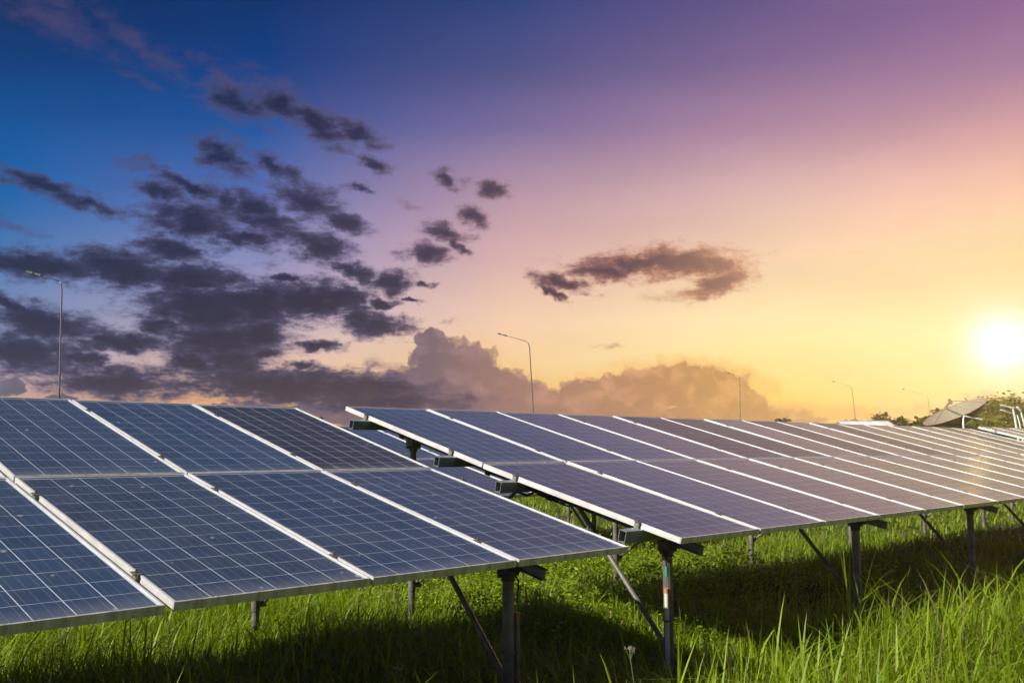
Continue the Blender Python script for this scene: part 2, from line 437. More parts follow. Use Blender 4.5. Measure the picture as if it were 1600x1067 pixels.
def glass_mat(name, refl, d0, d1):
    m = bpy.data.materials.new(name); m.use_nodes = True
    nt = m.node_tree; nt.nodes.clear(); L = nt.links.new
    out = nd(nt, 'ShaderNodeOutputMaterial')
    tr = nd(nt, 'ShaderNodeBsdfTransparent'); tr.inputs[0].default_value = (0.93, 0.95, 0.96, 1)
    gl = nd(nt, 'ShaderNodeBsdfGlossy'); gl.inputs['Roughness'].default_value = 0.07
    df = nd(nt, 'ShaderNodeBsdfDiffuse'); df.inputs[0].default_value = (0.46, 0.46, 0.46, 1)
    geo = nd(nt, 'ShaderNodeNewGeometry')
    nz = nd(nt, 'ShaderNodeTexNoise'); nz.inputs['Scale'].default_value = 2.2; nz.inputs['Detail'].default_value = 9; nz.inputs['Roughness'].default_value = 0.7
    L(geo.outputs['Position'], nz.inputs['Vector'])
    mr = nd(nt, 'ShaderNodeMapRange'); mr.inputs[1].default_value = 0.3; mr.inputs[2].default_value = 0.75; mr.inputs[3].default_value = d0; mr.inputs[4].default_value = d1
    L(nz.outputs[0], mr.inputs[0])
    tcg = nd(nt, 'ShaderNodeTexCoord'); sg = nd(nt, 'ShaderNodeSeparateXYZ'); L(tcg.outputs['Object'], sg.inputs[0])
    lowe = nd(nt, 'ShaderNodeMapRange'); lowe.inputs[1].default_value = 0.14; lowe.inputs[2].default_value = 0.012; lowe.inputs[3].default_value = 0.0; lowe.inputs[4].default_value = 0.16
    L(sg.outputs[1], lowe.inputs[0])
    lown = nd(nt, 'ShaderNodeMath', operation='MULTIPLY'); L(lowe.outputs[0], lown.inputs[0]); L(nz.outputs[0], lown.inputs[1])
    sp = nd(nt, 'ShaderNodeTexVoronoi'); sp.inputs['Scale'].default_value = 5.0; L(geo.outputs['Position'], sp.inputs['Vector'])
    spt = nd(nt, 'ShaderNodeMapRange'); spt.inputs[1].default_value = 0.075; spt.inputs[2].default_value = 0.045; spt.inputs[3].default_value = 0.0; spt.inputs[4].default_value = 0.35
    L(sp.outputs['Distance'], spt.inputs[0])
    oig = nd(nt, 'ShaderNodeObjectInfo'); rnd_ = nd(nt, 'ShaderNodeMath', operation='MULTIPLY'); L(oig.outputs['Random'], rnd_.inputs[0]); rnd_.inputs[1].default_value = d0 * 0.9
    mrr = nd(nt, 'ShaderNodeMath', operation='ADD'); L(mr.outputs[0], mrr.inputs[0]); L(rnd_.outputs[0], mrr.inputs[1])
    ad1 = nd(nt, 'ShaderNodeMath', operation='ADD'); L(mrr.outputs[0], ad1.inputs[0]); L(lown.outputs[0], ad1.inputs[1])
    dust = nd(nt, 'ShaderNodeMath', operation='ADD'); L(ad1.outputs[0], dust.inputs[0]); L(spt.outputs[0], dust.inputs[1])
    # dust
    m1 = nd(nt, 'ShaderNodeMixShader'); L(dust.outputs[0], m1.inputs[0]); L(tr.outputs[0], m1.inputs[1]); L(df.outputs[0], m1.inputs[2])
    lw = nd(nt, 'ShaderNodeLayerWeight'); lw.inputs[0].default_value = 0.5
    pw5 = nd(nt, 'ShaderNodeMath', operation='POWER'); L(lw.outputs['Facing'], pw5.inputs[0]); pw5.inputs[1].default_value = 5.0
    fr = nd(nt, 'ShaderNodeMath', operation='MULTIPLY_ADD'); L(pw5.outputs[0], fr.inputs[0]); fr.inputs[1].default_value = refl; fr.inputs[2].default_value = 0.02
    m2 = nd(nt, 'ShaderNodeMixShader'); L(fr.outputs[0], m2.inputs[0]); L(m1.outputs[0], m2.inputs[1]); L(gl.outputs[0], m2.inputs[2])
    L(m2.outputs[0], out.inputs[0])
    return m


def foliage(name, trans=0.35, rough=0.6, spec=0.25):
    """leaf colour comes from the 'tint' colour attribute"""
    m, nt, b, o = mat(name)
    L = nt.links.new
    a = nd(nt, 'ShaderNodeAttribute', attribute_name='tint')
    L(a.outputs['Color'], b.inputs['Base Color'])
    b.inputs['Roughness'].default_value = rough
    b.inputs['Specular IOR Level'].default_value = spec
    t = nd(nt, 'ShaderNodeBsdfTranslucent')
    hs = nd(nt, 'ShaderNodeHueSaturation'); hs.inputs['Hue'].default_value = 0.485; hs.inputs['Saturation'].default_value = 1.1; hs.inputs['Value'].default_value = 1.5
    L(a.outputs['Color'], hs.inputs['Color']); L(hs.outputs[0], t.inputs[0])
    mx = nd(nt, 'ShaderNodeMixShader'); mx.inputs[0].default_value = trans
    L(b.outputs[0], mx.inputs[1]); L(t.outputs[0], mx.inputs[2]); L(mx.outputs[0], o.inputs[0])
    return m


def plain(name, c, rough=0.5, metallic=0.0):
    return metal(name, [v * 0.82 for v in c], [min(1, v * 1.12) for v in c], 8, rough, metallic)


M_FRAME = aluminium()
M_BACK = plain('backsheet_white', (0.84, 0.86, 0.88), 0.6)
M_CELLS = [cell_mat('cell_blue', (0.016, 0.044, 0.096), (0.032, 0.074, 0.150)),
           cell_mat('cell_navy', (0.014, 0.030, 0.068), (0.028, 0.056, 0.114)),
           cell_mat('cell_dark', (0.012, 0.012, 0.018), (0.020, 0.019, 0.026))]
M_GLASS = glass_mat('panel_glass', 0.46, 0.012, 0.045)
M_GLASS2 = glass_mat('panel_glass_matt', 0.26, 0.010, 0.03)
M_GALV = metal('galvanised_steel', (0.10, 0.095, 0.088), (0.21, 0.20, 0.185), 9, 0.5, 0.35, bump=0.1)
M_PURLIN = metal('purlin_steel', (0.12, 0.145, 0.135), (0.22, 0.25, 0.235), 5, 0.5, 0.3)
M_RUST = metal('bracket_steel', (0.045, 0.038, 0.032), (0.11, 0.09, 0.07), 14, 0.7, 0.2)
M_CLAMP = metal('clamp_steel', (0.09, 0.085, 0.07), (0.26, 0.25, 0.20), 30, 0.5, 0.4)
M_CABLE = plain('cable_black', (0.015, 0.015, 0.015), 0.55)
M_PVC = plain('conduit_cream', (0.62, 0.57, 0.46), 0.5)
M_ORANGE = plain('cap_orange', (0.55, 0.17, 0.04), 0.5)
M_GREEN = plain('clip_green', (0.03, 0.28, 0.18), 0.5)
M_LAMP = plain('lamp_steel', (0.20, 0.21, 0.21), 0.45, 0.4)
M_LAMPW = plain('lamp_white', (0.72, 0.72, 0.70), 0.45)
M_LENS = plain('lamp_lens', (0.55, 0.56, 0.55), 0.25)


# ------------------------------------------------------------------ mesh helpers
class MB:
    def __init__(s):
        s.v = []; s.f = []; s.mi = []

    def box(s, x0, x1, y0, y1, z0, z1, M=None, bottom=True, mi=0):
        n = len(s.v)
        p = [(x0, y0, z0), (x1, y0, z0), (x1, y1, z0), (x0, y1, z0), (x0, y0, z1), (x1, y0, z1), (x1, y1, z1), (x0, y1, z1)]
        if M is not None:
            p = [tuple(M @ Vector(q)) for q in p]
        s.v += p
        fs = [(4, 5, 6, 7), (0, 1, 5, 4), (1, 2, 6, 5), (2, 3, 7, 6), (3, 0, 4, 7)]
        if bottom:
            fs.append((3, 2, 1, 0))
        s.f += [tuple(i + n for i in f) for f in fs]; s.mi += [mi] * len(fs)
        return s

    def tube(s, pts, rad, seg=8, cap=True, mi=0):
        pts = [Vector(p) for p in pts]
        rs = rad if isinstance(rad, (list, tuple)) else [rad] * len(pts)
        n0 = len(s.v)
        prev = None
        for i, p in enumerate(pts):
            d = (pts[min(i + 1, len(pts) - 1)] - pts[max(i - 1, 0)]).normalized()
            if prev is None:
                a = Vector((0, 0, 1)) if abs(d.z) < 0.9 else Vector((1, 0, 0))
                u = d.cross(a).normalized()
            else:
                u = (prev - d * prev.dot(d)).normalized()
            prev = u
            w = d.cross(u)
            for k in range(seg):
                t = 2 * math.pi * k / seg
                s.v.append(tuple(p + (u * math.cos(t) + w * math.sin(t)) * rs[i]))
        for i in range(len(pts) - 1):
            for k in range(seg):
                a, b = n0 + i * seg + k, n0 + i * seg + (k + 1) % seg
                s.f.append((a, b, b + seg, a + seg)); s.mi.append(mi)
        if cap:
            s.f.append(tuple(n0 + k for k in range(seg))[::-1]); s.mi.append(mi)
            e = n0 + (len(pts) - 1) * seg
            s.f.append(tuple(e + k for k in range(seg))); s.mi.append(mi)
        return s

    def mesh(s, name, *mats, smooth=False):
        me = bpy.data.meshes.new(name)
        me.from_pydata(s.v, [], s.f)
        for m in mats:
            me.materials.append(m)
        if len(mats) > 1:
            me.polygons.foreach_set('material_index', s.mi)
        if smooth:
            me.polygons.foreach_set('use_smooth', [True] * len(me.polygons))
        me.update()
        return me

    def build(s, name, m, parent=None, smooth=False, M=None):
        return link(name, s.mesh(name, m, smooth=smooth), parent, M)


def link(name, me, parent=None, M=None):
    o = bpy.data.objects.new(name, me)
    C.objects.link(o)
    if parent is not None:
        o.parent = parent
    if M is not None:
        o.matrix_local = M
    return o


def thing(name, label, cat, loc=(0, 0, 0), rz=0.0, group=None):
    o = bpy.data.objects.new(name, None)
    o.empty_display_size = 0.2
    C.objects.link(o)
    o.location = loc
    o.rotation_euler = (0, 0, rz)
    return tag(o, label, cat, group)


def tag(o, label, cat=None, group=None, kind=None):
    if label: o['label'] = label
    if cat: o['category'] = cat
    if group: o['group'] = group
    if kind: o['kind'] = kind
    return o


def np_mesh(name, V, F, mats, tint=None, fmat=None, uv=None, smooth=False):
    """V (n,3); F (m,k) with k = 3 or 4; tint (n,3) vertex colours"""
    me = bpy.data.meshes.new(name)
    k = F.shape[1]
    me.vertices.add(len(V)); me.vertices.foreach_set('co', V.astype(np.float32).ravel())
    me.loops.add(F.size); me.loops.foreach_set('vertex_index', F.astype(np.int32).ravel())
    me.polygons.add(len(F))
    me.polygons.foreach_set('loop_start', (np.arange(len(F)) * k).astype(np.int32))
    me.polygons.foreach_set('loop_total', np.full(len(F), k, np.int32))
    for m in mats:
        me.materials.append(m)
    if fmat is not None:
        me.polygons.foreach_set('material_index', fmat.astype(np.int32))
    if smooth:
        me.polygons.foreach_set('use_smooth', np.ones(len(F), bool))
    if tint is not None:
        if tint.ndim == 1:
            a = me.attributes.new('tint', 'FLOAT', 'POINT'); a.data.foreach_set('value', tint.astype(np.float32))
        else:
            a = me.attributes.new('tint', 'FLOAT_COLOR', 'POINT')
            a.data.foreach_set('color', np.concatenate([tint, np.ones((len(tint), 1))], 1).astype(np.float32).ravel())
    if uv is not None:
        l = me.uv_layers.new(name='UVMap'); l.data.foreach_set('uv', uv.astype(np.float32).ravel())
    me.update(calc_edges=True)
    me.validate()
    return me


# ------------------------------------------------------------------ ground
def ground_z(x, y):
    return 0.05 * np.sin(x * 0.55 + 0.8) * np.cos(y * 0.47) + 0.03 * np.sin(x * 1.7 + y * 1.3)


m, nt, b, o = mat('soil_and_turf')
c1, _ = noise_col(nt, None, (0.030, 0.045, 0.012), (0.060, 0.085, 0.020), 0.8, 8, 0.7, 0.3, 0.7)
c2, _ = noise_col(nt, None, (0.0, 0.0, 0.0), (1, 1, 1), 0.35, 6, 0.7, 0.52, 0.66)
mx = nd(nt, 'ShaderNodeMix', data_type='RGBA'); nt.links.new(c2, mx.inputs[0]); nt.links.new(c1, mx.inputs[6]); mx.inputs[7].default_value = (0.075, 0.052, 0.030, 1)
nt.links.new(mx.outputs[2], b.inputs['Base Color']); b.inputs['Roughness'].default_value = 0.95; b.inputs['Specular IOR Level'].default_value = 0.1
M_GROUND = m
gx = np.concatenate([[-2500, -900, -300, -120], np.arange(-60, 60.1, 1.0), [120, 300, 900, 2500]])
gy = np.concatenate([[-600, -200, -60], np.arange(-20, 90.1, 1.0), [150, 300, 900, 3500]])
GX, GY = np.meshgrid(gx, gy)
fall = np.clip(1 - (np.hypot(GX, GY - 20) - 40) / 30, 0, 1)
GZ = ground_z(GX, GY) * fall
V = np.stack([GX.ravel(), GY.ravel(), GZ.ravel()], 1)
nx, ny = len(gx), len(gy)
ii = (np.arange(ny - 1)[:, None] * nx + np.arange(nx - 1)[None]).ravel()
F = np.stack([ii, ii + 1, ii + nx + 1, ii + nx], 1)
g = link('ground', np_mesh('ground', V, F, [M_GROUND], smooth=True))
tag(g, None, kind='structure')

# ------------------------------------------------------------------ solar tables
PW_, PL_, PT_ = 0.992, 1.956, 0.040      # one module
PIT = 1.012                               # module spacing along the row
LROW = 1.9704                             # slope length to the upper module
CELL, CPX, MX, MY = 0.1555, 0.1592, 0.0184, 0.0228

fb = MB()
w = 0.011
fb.box(0, w, 0, PL_, -PT_, 0); fb.box(PW_ - w, PW_, 0, PL_, -PT_, 0)
fb.box(w, PW_ - w, 0, w, -PT_, -0.0006); fb.box(w, PW_ - w, PL_ - w, PL_, -PT_, -0.0006)
ME_FRAME = fb.mesh('solar_panel', M_FRAME)
ME_BACK = MB().box(w, PW_ - w, w, PL_ - w, -0.014, -0.0090).mesh('backsheet', M_BACK)
ME_GLASS = MB().box(w, PW_ - w, w, PL_ - w, -0.0068, -0.0036).mesh('glass', M_GLASS)
ME_GLASS2 = ME_GLASS.copy(); ME_GLASS2.materials[0] = M_GLASS2
ME_JBOX = MB().box(0.44, 0.55, PL_ - 0.22, PL_ - 0.10, -0.036, -0.0142).mesh('junction_box', M_CABLE)
CX, CY = CELL - 0.0006, CELL + 0.0004    # strings run up the slope, so the gaps between columns are the wider ones


def cell_mesh(mi):
    me = MB().box(0, CX, 0, CY, -0.0089, -0.0087, bottom=False).mesh('cell', M_CELLS[mi])
    uv = me.uv_layers.new(name='UVMap')
    for lp in me.loops:
        co = me.vertices[lp.vertex_index].co
        uv.data[lp.index].uv = (co.x / CX, co.y / CY)
    return me


ME_CELL = [cell_mesh(i) for i in range(3)]
cl = MB()
cl.box(-0.019, 0.019, -0.020, 0.020, 0.001, 0.005)
cl.box(-0.007, 0.007, -0.020, 0.020, -0.045, 0.001)
cl.tube([(0, 0, 0.005), (0, 0, 0.011)], 0.008, 6)
cl.tube([(0, 0, 0.011), (0, 0, 0.024)], 0.0045, 6)
ME_CLAMP = cl.mesh('clamp', M_CLAMP)


def rot_x(a, loc):
    return Matrix.Translation(loc) @ Matrix.Rotation(a, 4, 'X')


def solar_table(label, P0, az, t1, t2, cols, frames, single, tones, overhang=(0.19, 0.10), extra=None, steps=None):
    """P0: the front left top corner of module column 0 (world); az: azimuth of the row.
    cols: column numbers; single: set of (col, row) whose cells are built one by one"""
    root = thing('solar_table', label, 'solar panels', (P0[0], P0[1], 0), R(90 - az), 'tables of solar panels set out in rows')
    zl = P0[2]
    steps = steps or {}
    lo = lambda k: steps.get(k, (0, 0))
    spec = {0: (0.0, zl, t1), 1: (LROW * math.cos(t1), zl + LROW * math.sin(t1), t2)}
    rv, rf, rt, ruv, rmi = [], [], [], [], []
    nleft = 300
    for k in cols:
        for row in (0, 1):
            y0, z0, t = spec[row]
            dx, dz = lo(k)
            jit = random.uniform(-0.0025, 0.0025)
            Mx = rot_x(t + jit, (k * PIT + dx + random.uniform(-.001, .001), y0, z0 + dz))
            pn = link('solar_panel', ME_FRAME, root, Mx)
            link('backsheet', ME_BACK, pn)
            tone = tones(k, row)
            link('glass', ME_GLASS2 if tone == 2 else ME_GLASS, pn)
            link('junction_box', ME_JBOX, pn)
            want = (k, row) in single
            for i in range(6):
                for j in range(12):
                    x, y = MX + i * CPX + (CPX - CX) / 2, MY + j * CPX + (CPX - CY) / 2
                    if want and nleft > 0:
                        nleft -= 1
                        link('cell', ME_CELL[tone], pn, Matrix.Translation((x, y, 0)))
                    else:
                        n = len(rv)
                        rv += [Mx @ Vector(q) for q in ((x, y, -0.0087), (x + CX, y, -0.0087), (x + CX, y + CY, -0.0087), (x, y + CY, -0.0087))]
                        rf.append((n, n + 1, n + 2, n + 3)); rt += [random.random()] * 4
                        ruv += [(0, 0), (1, 0), (1, 1), (0, 1)]; rmi.append(tone)
    if rv:
        me = np_mesh('cell_field', np.array([tuple(q) for q in rv]), np.array(rf), M_CELLS, tint=np.array(rt), fmat=np.array(rmi), uv=np.array(ruv))
        tag(link('cell_field', me, root), None, kind='stuff')
    # clamps in the seams
    x_seams = [k * PIT - (PIT - PW_) / 2 for k in cols] + [(cols[-1] + 1) * PIT - (PIT - PW_) / 2]
    for xi, x in enumerate(x_seams):
        for row in (0, 1):
            y0, z0, t = spec[row]
            for s in (0.36, 1.585):
                q = s + random.uniform(-.03, .03)
                Mx = rot_x(t, (x, y0 + q * math.cos(t), z0 + q * math.sin(t)))
                link('clamp', ME_CLAMP, root, Mx)
    # purlins
    xa, xb = cols[0] * PIT - overhang[0], (cols[-1] + 1) * PIT + overhang[1]
    PUR = []
    for row in (0, 1):
        y0, z0, t = spec[row]
        for s in (0.34, 1.57):
            mb = MB()
            h0, h1, hw, th = -0.124, -0.042, 0.030, 0.004
            # a box section, open at its ends
            mb.box(xa, xb, -hw, hw, h1 - th, h1); mb.box(xa, xb, -hw, hw, h0, h0 + th)
            mb.box(xa, xb, -hw, -hw + th, h0 + th, h1 - th); mb.box(xa, xb, hw - th, hw, h0 + th, h1 - th)
            mb.build('purlin', M_PURLIN, root, M=rot_x(t, (0, y0 + s * math.cos(t), z0 + s * math.sin(t))))
            c = rot_x(t, (0, y0 + s * math.cos(t), z0 + s * math.sin(t))) @ Vector((0, 0, h0))
            PUR.append((c.y, c.z))
    # rafters: one length under each row of modules, close under the purlins
    RD_ = 0.126

    def rafz(y):
        yy, zz, t = spec[0] if y < spec[1][0] else spec[1]
        return zz + (y - yy) * math.tan(t) - RD_ / math.cos(t)
    for fi, fx in enumerate(frames):
        for row, (s0, s1) in ((0, (0.10, LROW - 0.004)), (1, (0.010, 1.80))):
            yy, zz, t = spec[row]
            Mr = rot_x(t, (fx, yy, zz)) @ Matrix.Translation((0, s0, -RD_))
            mb = MB(); ln = s1 - s0
            mb.box(-0.026, 0.026, 0, ln, -0.005, 0); mb.box(-0.026, 0.026, 0, ln, -0.064, -0.059)
            mb.box(-0.003, 0.003, 0, ln, -0.059, -0.005)
            mb.build('rafter', M_PURLIN, root, M=Mr)
            for s in (0.34, 1.57):
                mb = MB(); mb.box(-0.034, 0.034, 0.034, 0.042, -0.085, -0.030); mb.box(-0.034, -0.028, -0.03, 0.034, -0.215, -0.128); mb.box(0.028, 0.034, -0.03, 0.034, -0.215, -0.128)
                mb.tube([(-0.045, 0, -0.19), (0.045, 0, -0.19)], 0.010, 6)
                mb.build('bracket', M_RUST, root, M=rot_x(t, (fx, yy + s * math.cos(t), zz + s * math.sin(t))))
        fy, ry = 0.44, 3.34
        for py, nm in ((fy, 'front'), (ry, 'rear')):
            top = rafz(py) - 0.068
            MB().tube([(fx, py, -0.25), (fx, py, top - 0.02)], 0.036 if nm == 'front' else 0.030, 14).build('post', M_GALV, root, smooth=False)
            mb = MB(); mb.tube([(fx, py, top - 0.10), (fx, py, top - 0.03)], 0.043, 12)
            mb.box(fx - 0.05, fx - 0.038, py - 0.05, py + 0.05, top - 0.06, top + 0.06)
            mb.box(fx + 0.038, fx + 0.05, py - 0.05, py + 0.05, top - 0.06, top + 0.06)
            mb.tube([(fx - 0.075, py, top + 0.02), (fx + 0.075, py, top + 0.02)], 0.010, 6)
            mb.tube([(fx - 0.085, py, top - 0.065), (fx + 0.085, py, top - 0.065)], 0.012, 6)
            mb.build('post_bracket', M_GALV if nm == 'rear' else M_RUST, root)
        # V of braces in the rafter's plane
        xo = fx + 0.062
        MB().tube([(xo, fy - 0.02, 0.10), (xo, 1.38, rafz(1.38) - 0.04)], 0.019, 10).build('brace', M_GALV, root)
        MB().tube([(xo, ry + 0.03, 0.34), (xo, 1.92, rafz(1.92) - 0.04)], 0.015, 10).build('brace', M_GALV, root)
        mb = MB(); mb.tube([(fx + 0.03, ry, 0.36), (fx + 0.085, ry, 0.36)], 0.026, 8); mb.tube([(fx, ry, 0.31), (fx, ry, 0.41)], 0.036, 12)
        mb.build('brace_clip', M_GALV, root)
    # cables hanging along the third purlin
    yp, zp = PUR[1]
    pts = []
    x = cols[0] * PIT + 0.05
    n = 0
    while x < xb - 0.3:
        pts.append((x, yp + 0.055 + 0.008 * (n % 3), zp + 0.02 - (0.055 if n % 2 else 0.0) - 0.02 * random.random()))
        x += 0.16; n += 1
    MB().tube(pts, 0.010, 6).build('cable', M_CABLE, root, smooth=True)
    if extra:
        extra(root, rafz, PUR)
    return root


Q_B = ((-1.37295, 3.98407, EYE - 0.63108), math.degrees(0.77426), 0.23832, 0.26798)
Q_C = ((1.12343, 6.44170, EYE - 0.60703), math.degrees(0.78060), 0.24166, 0.26285)


def row_axes(az):
    a = R(az)
    return Vector((math.sin(a), math.cos(a), 0)), Vector((-math.cos(a), math.sin(a), 0))


def conduit(fx, side, cream=True):
    def f(root, rafz, PUR):
        py = 0.44
        x = fx + side * 0.052
        MB().tube([(x, py - 0.025, -0.1), (x, py - 0.025, 0.60)], 0.016, 10).build('conduit', M_PVC if cream else M_GALV, root)
        MB().tube([(x, py - 0.025, 0.601), (x, py - 0.025, 0.635)], 0.017, 10).build('conduit_cap', M_ORANGE, root)
        mb = MB(); mb.tube([(fx, py, 0.400), (fx, py, 0.416)], 0.046, 12); mb.tube([(x, py - 0.025, 0.400), (x, py - 0.025, 0.416)], 0.019, 10)
        mb.build('strap', M_GALV, root)
        top = rafz(py) - 0.10
        MB().tube([(fx + side * 0.056, py - 0.03, top - 0.20), (fx + side * 0.056, py - 0.03, top - 0.13)], 0.011, 8).build('earth_clip', M_GREEN, root)
        pts = [(fx + side * 0.056, py - 0.03, top - 0.13), (fx + side * 0.06, py - 0.03, top - 0.07), (fx + side * 0.02, py + 0.02, top + 0.03), (fx, py + 0.2, top + 0.1)]
        MB().tube(pts, 0.006, 6).build('earth_wire', M_CABLE, root, smooth=True)
        # loops of spare cable by the end of the third purlin
        yp, zp = PUR[1]
        mb = MB()
        for q in range(4):
            pts = [(0.05 + 0.05 * q + (0.62 + 0.04 * q) * t, yp - 0.06 - 0.008 * q, zp + 0.05 - (0.11 + 0.025 * q) * math.sin(math.pi * t)) for t in np.linspace(0, 1, 12)]
            mb.tube(pts, 0.007, 6)
        mb.build('cable_loop', M_CABLE, root, smooth=True)
    return f


tone_b = {(2, 1): 2, (1, 1): 0, (0, 1): 0, (0, 0): 1, (1, 0): 1, (2, 0): 1, (-1, 0): 0, (-1, 1): 1}
tone_c = {4: 2, 5: 2, 7: 2, 9: 2, 14: 2}

solar_table('nearest solar panel table at the left, two rows of dark blue panels above grass', Q_B[0], Q_B[1], Q_B[2], Q_B[3],
            list(range(-4, 3)), [2.38, -0.95, -3.7],
            {(0, 0), (1, 0), (2, 0), (-1, 0), (0, 1)} if False else {(0, 0), (1, 0), (2, 0), (0, 1), (1, 1)},
            lambda k, r: tone_b.get((k, r), 1), overhang=(0.1, 0.06), extra=conduit(2.38, 1, False),
            steps={k: (-0.018, -0.007) for k in (-4, -3, -2, -1)})
solar_table('long solar panel table in the middle, its white left end and support posts in view', Q_C[0], Q_C[1], Q_C[2], Q_C[3],
            list(range(16)), [0.45, 3.48, 6.45, 9.45, 12.4, 15.4],
            {(0, 0), (1, 0), (0, 1), (2, 0), (1, 1)},
            lambda k, r: tone_c.get(k, 0 if k < 3 else 1) if r else (0 if k in (1,) else 1), extra=conduit(0.45, -1))
rC, bC = row_axes(Q_C[1])
PD = Vector(Q_C[0]) + rC * (16 * PIT + 0.55) + Vector((0, 0, 0.045))
solar_table('solar panel table at the far right edge, just past the end of the long one', PD, Q_C[1], Q_C[2], Q_C[3],
            list(range(7)), [0.4, 3.1, 5.8], set(), lambda k, r: 2 if k in (1, 4) else 1)
PE = Vector(Q_C[0]) + bC * 5.5 + rC * (0.4 * PIT); PE.z = EYE - 0.66
solar_table('solar panel table in the row behind, seen through the gap between two tables', PE, Q_C[1], Q_C[2], Q_C[3],
            list(range(9)), [0.4, 3.1, 5.8, 8.5], {(3, 0), (3, 1), (4, 0), (4, 1)}, lambda k, r: 0 if (k + r) % 3 else 1)


# ------------------------------------------------------------------ street lamps
def lamp_post(label, base, h, arm, heads=2, m=M_LAMP, r=0.07, lean=0.0, group='street lamps behind the tables', rise=0.55, hs=1.0):
    t = thing('street_lamp', label, 'street lamp', base, 0, group)
    top = Vector((lean * h, 0, h))
    a = Vector(arm)
    MB().tube([(0, 0, -0.2), top * 0.5, top - Vector((lean * .3, 0, .35)), top - Vector((0, 0, 0.1)) + a * 0.03, top + a * 0.07], [r, r * .85, r * .7, r * .6, r * .5], 10).build('pole', m, t, smooth=True)
    e = top + a + Vector((0, 0, rise))
    MB().tube([top + a * 0.07, top + a * 0.5 + Vector((0, 0, rise * .52)), e], [r * .36, r * .28, r * .22], 8).build('arm', m, t, smooth=True)
    d = Vector((a.x, a.y, rise)).normalized()
    sidev = Vector((-d.y, d.x, 0)).normalized() if abs(d.x) + abs(d.y) > 1e-3 else Vector((1, 0, 0))
    for i in range(heads):
        c = e - d * (0.05 + i * 0.62 * hs)
        Mh = Matrix((tuple(d) + (0,), tuple(sidev) + (0,), tuple(d.cross(sidev)) + (0,), (0, 0, 0, 1))).transposed().to_4x4()
        Mh = Matrix.Translation(c) @ Mh @ Matrix.Scale(hs, 4)
        mb = MB(); mb.box(-0.18, 0.26, -0.13, 0.13, -0.02, 0.09, Mh); mb.box(-0.26, -0.18, -0.06, 0.06, -0.01, 0.07, Mh)
        hd = mb.build('lamp_head', m, t)
        MB().box(-0.14, 0.22, -0.10, 0.10, -0.045, -0.0215, Mh).build('lens', M_LENS, hd)
    MB().tube([(0, 0, -0.05), (0, 0, 0.25)], r * 1.5, 10).build('base_collar', m, t)
    return t


def place_lamp(label, x_top, y_top, x_bot, depth, arm_px, **kw):
    p = at(x_top, y_top, depth)
    q = at(x_bot, 640, depth)
    e = at(arm_px[0], arm_px[1], depth)
    lean = (p.x - q.x) / max(0.5, (p.z - q.z))
    h = p.z
    base = Vector((p.x - lean * h, depth, 0))
    return lamp_post(label, base, h, (e.x - p.x, 0.0, 0), rise=e.z - p.z, lean=lean, **kw)


place_lamp('tall grey street lamp at the left, its arm pointing left against dark clouds', 97, 440, 92, 37.5, (46, 426), r=0.044, hs=0.55)
place_lamp('tall thin street lamp in the middle of the picture in front of the pale cloud', 827, 534, 833, 59.6, (780, 522), r=0.048, hs=0.55)
place_lamp('thin distant lamp pole before the right end of the orange cloud', 1156, 588, 1156.5, 87.5, (1138, 583), heads=1, r=0.045, hs=0.6)
place_lamp('very thin far lamp pole left of the pale ribbed roof', 1331, 604, 1335, 103, (1302, 596), heads=1, r=0.04, hs=0.6)
place_lamp('very thin far lamp with long arm left of the satellite dish', 1450, 619, 1452, 112, (1411, 608), heads=1, r=0.04, hs=0.6)
place_lamp('tiny far pole above the top left corner of the middle table', 607, 630, 607, 150, (605, 629.5), heads=1, r=0.06, hs=0.5)
GL = 'white lamps by the trees at the right'
place_lamp('white lamp just right of the satellite dish with arm pointing right', 1504.5, 649.5, 1504, 42, (1531, 655), heads=1, m=M_LAMPW, r=0.055, group=GL, hs=0.5)
place_lamp('tallest white lamp before the trees, second from the right edge', 1583.5, 638, 1585.5, 40, (1567, 634), heads=2, m=M_LAMPW, r=0.06, group=GL, hs=0.5)
place_lamp('shorter white lamp close behind the tallest one by the trees', 1591, 648.5, 1592.5, 46, (1566, 641.5), heads=1, m=M_LAMPW, r=0.05, group=GL, hs=0.5)
place_lamp('white lamp at the very right edge before the trees', 1596.5, 645, 1599.5, 42, (1590, 638), heads=1, m=M_LAMPW, r=0.055, group=GL, hs=0.5)

# ------------------------------------------------------------------ satellite dish
M_DISH = plain('dish_paint', (0.24, 0.22, 0.15), 0.55)
M_DISHRIM = plain('dish_steel', (0.32, 0.22, 0.16), 0.6)
YD = 44.0
dc = at(1492, 643, YD)
dish = thing('satellite_dish', 'large tilted satellite dish on a lattice mount in front of the trees', 'satellite dish', (dc.x, YD, 0))
ax = Vector((-0.42, -0.05, 0.90)).normalized()         # where the dish looks
u = ax.cross(Vector((0, 1, 0))).normalized(); vv = ax.cross(u)
RD, DP = 1.43, 0.56
cz = Vector((0, 0, dc.z)) - ax * DP
Vd, Fd = [], []
NR, NS = 8, 40
for side in (0, 1):
    for i in range(NR + 1):
        rr = RD * i / NR
        for k in range(NS):
            a = 2 * math.pi * k / NS
            p = cz + ax * (DP * (rr / RD) ** 2 - side * 0.02) + (u * math.cos(a) + vv * math.sin(a)) * rr
            Vd.append(tuple(p))
for side in (0, 1):
    o0 = side * (NR + 1) * NS
    for i in range(NR):
        for k in range(NS):
            q = (o0 + i * NS + k, o0 + i * NS + (k + 1) % NS, o0 + (i + 1) * NS + (k + 1) % NS, o0 + (i + 1) * NS + k)
            Fd.append(q if side else q[::-1])
mb = MB(); mb.v = Vd; mb.f = Fd; mb.mi = [0] * len(Fd)
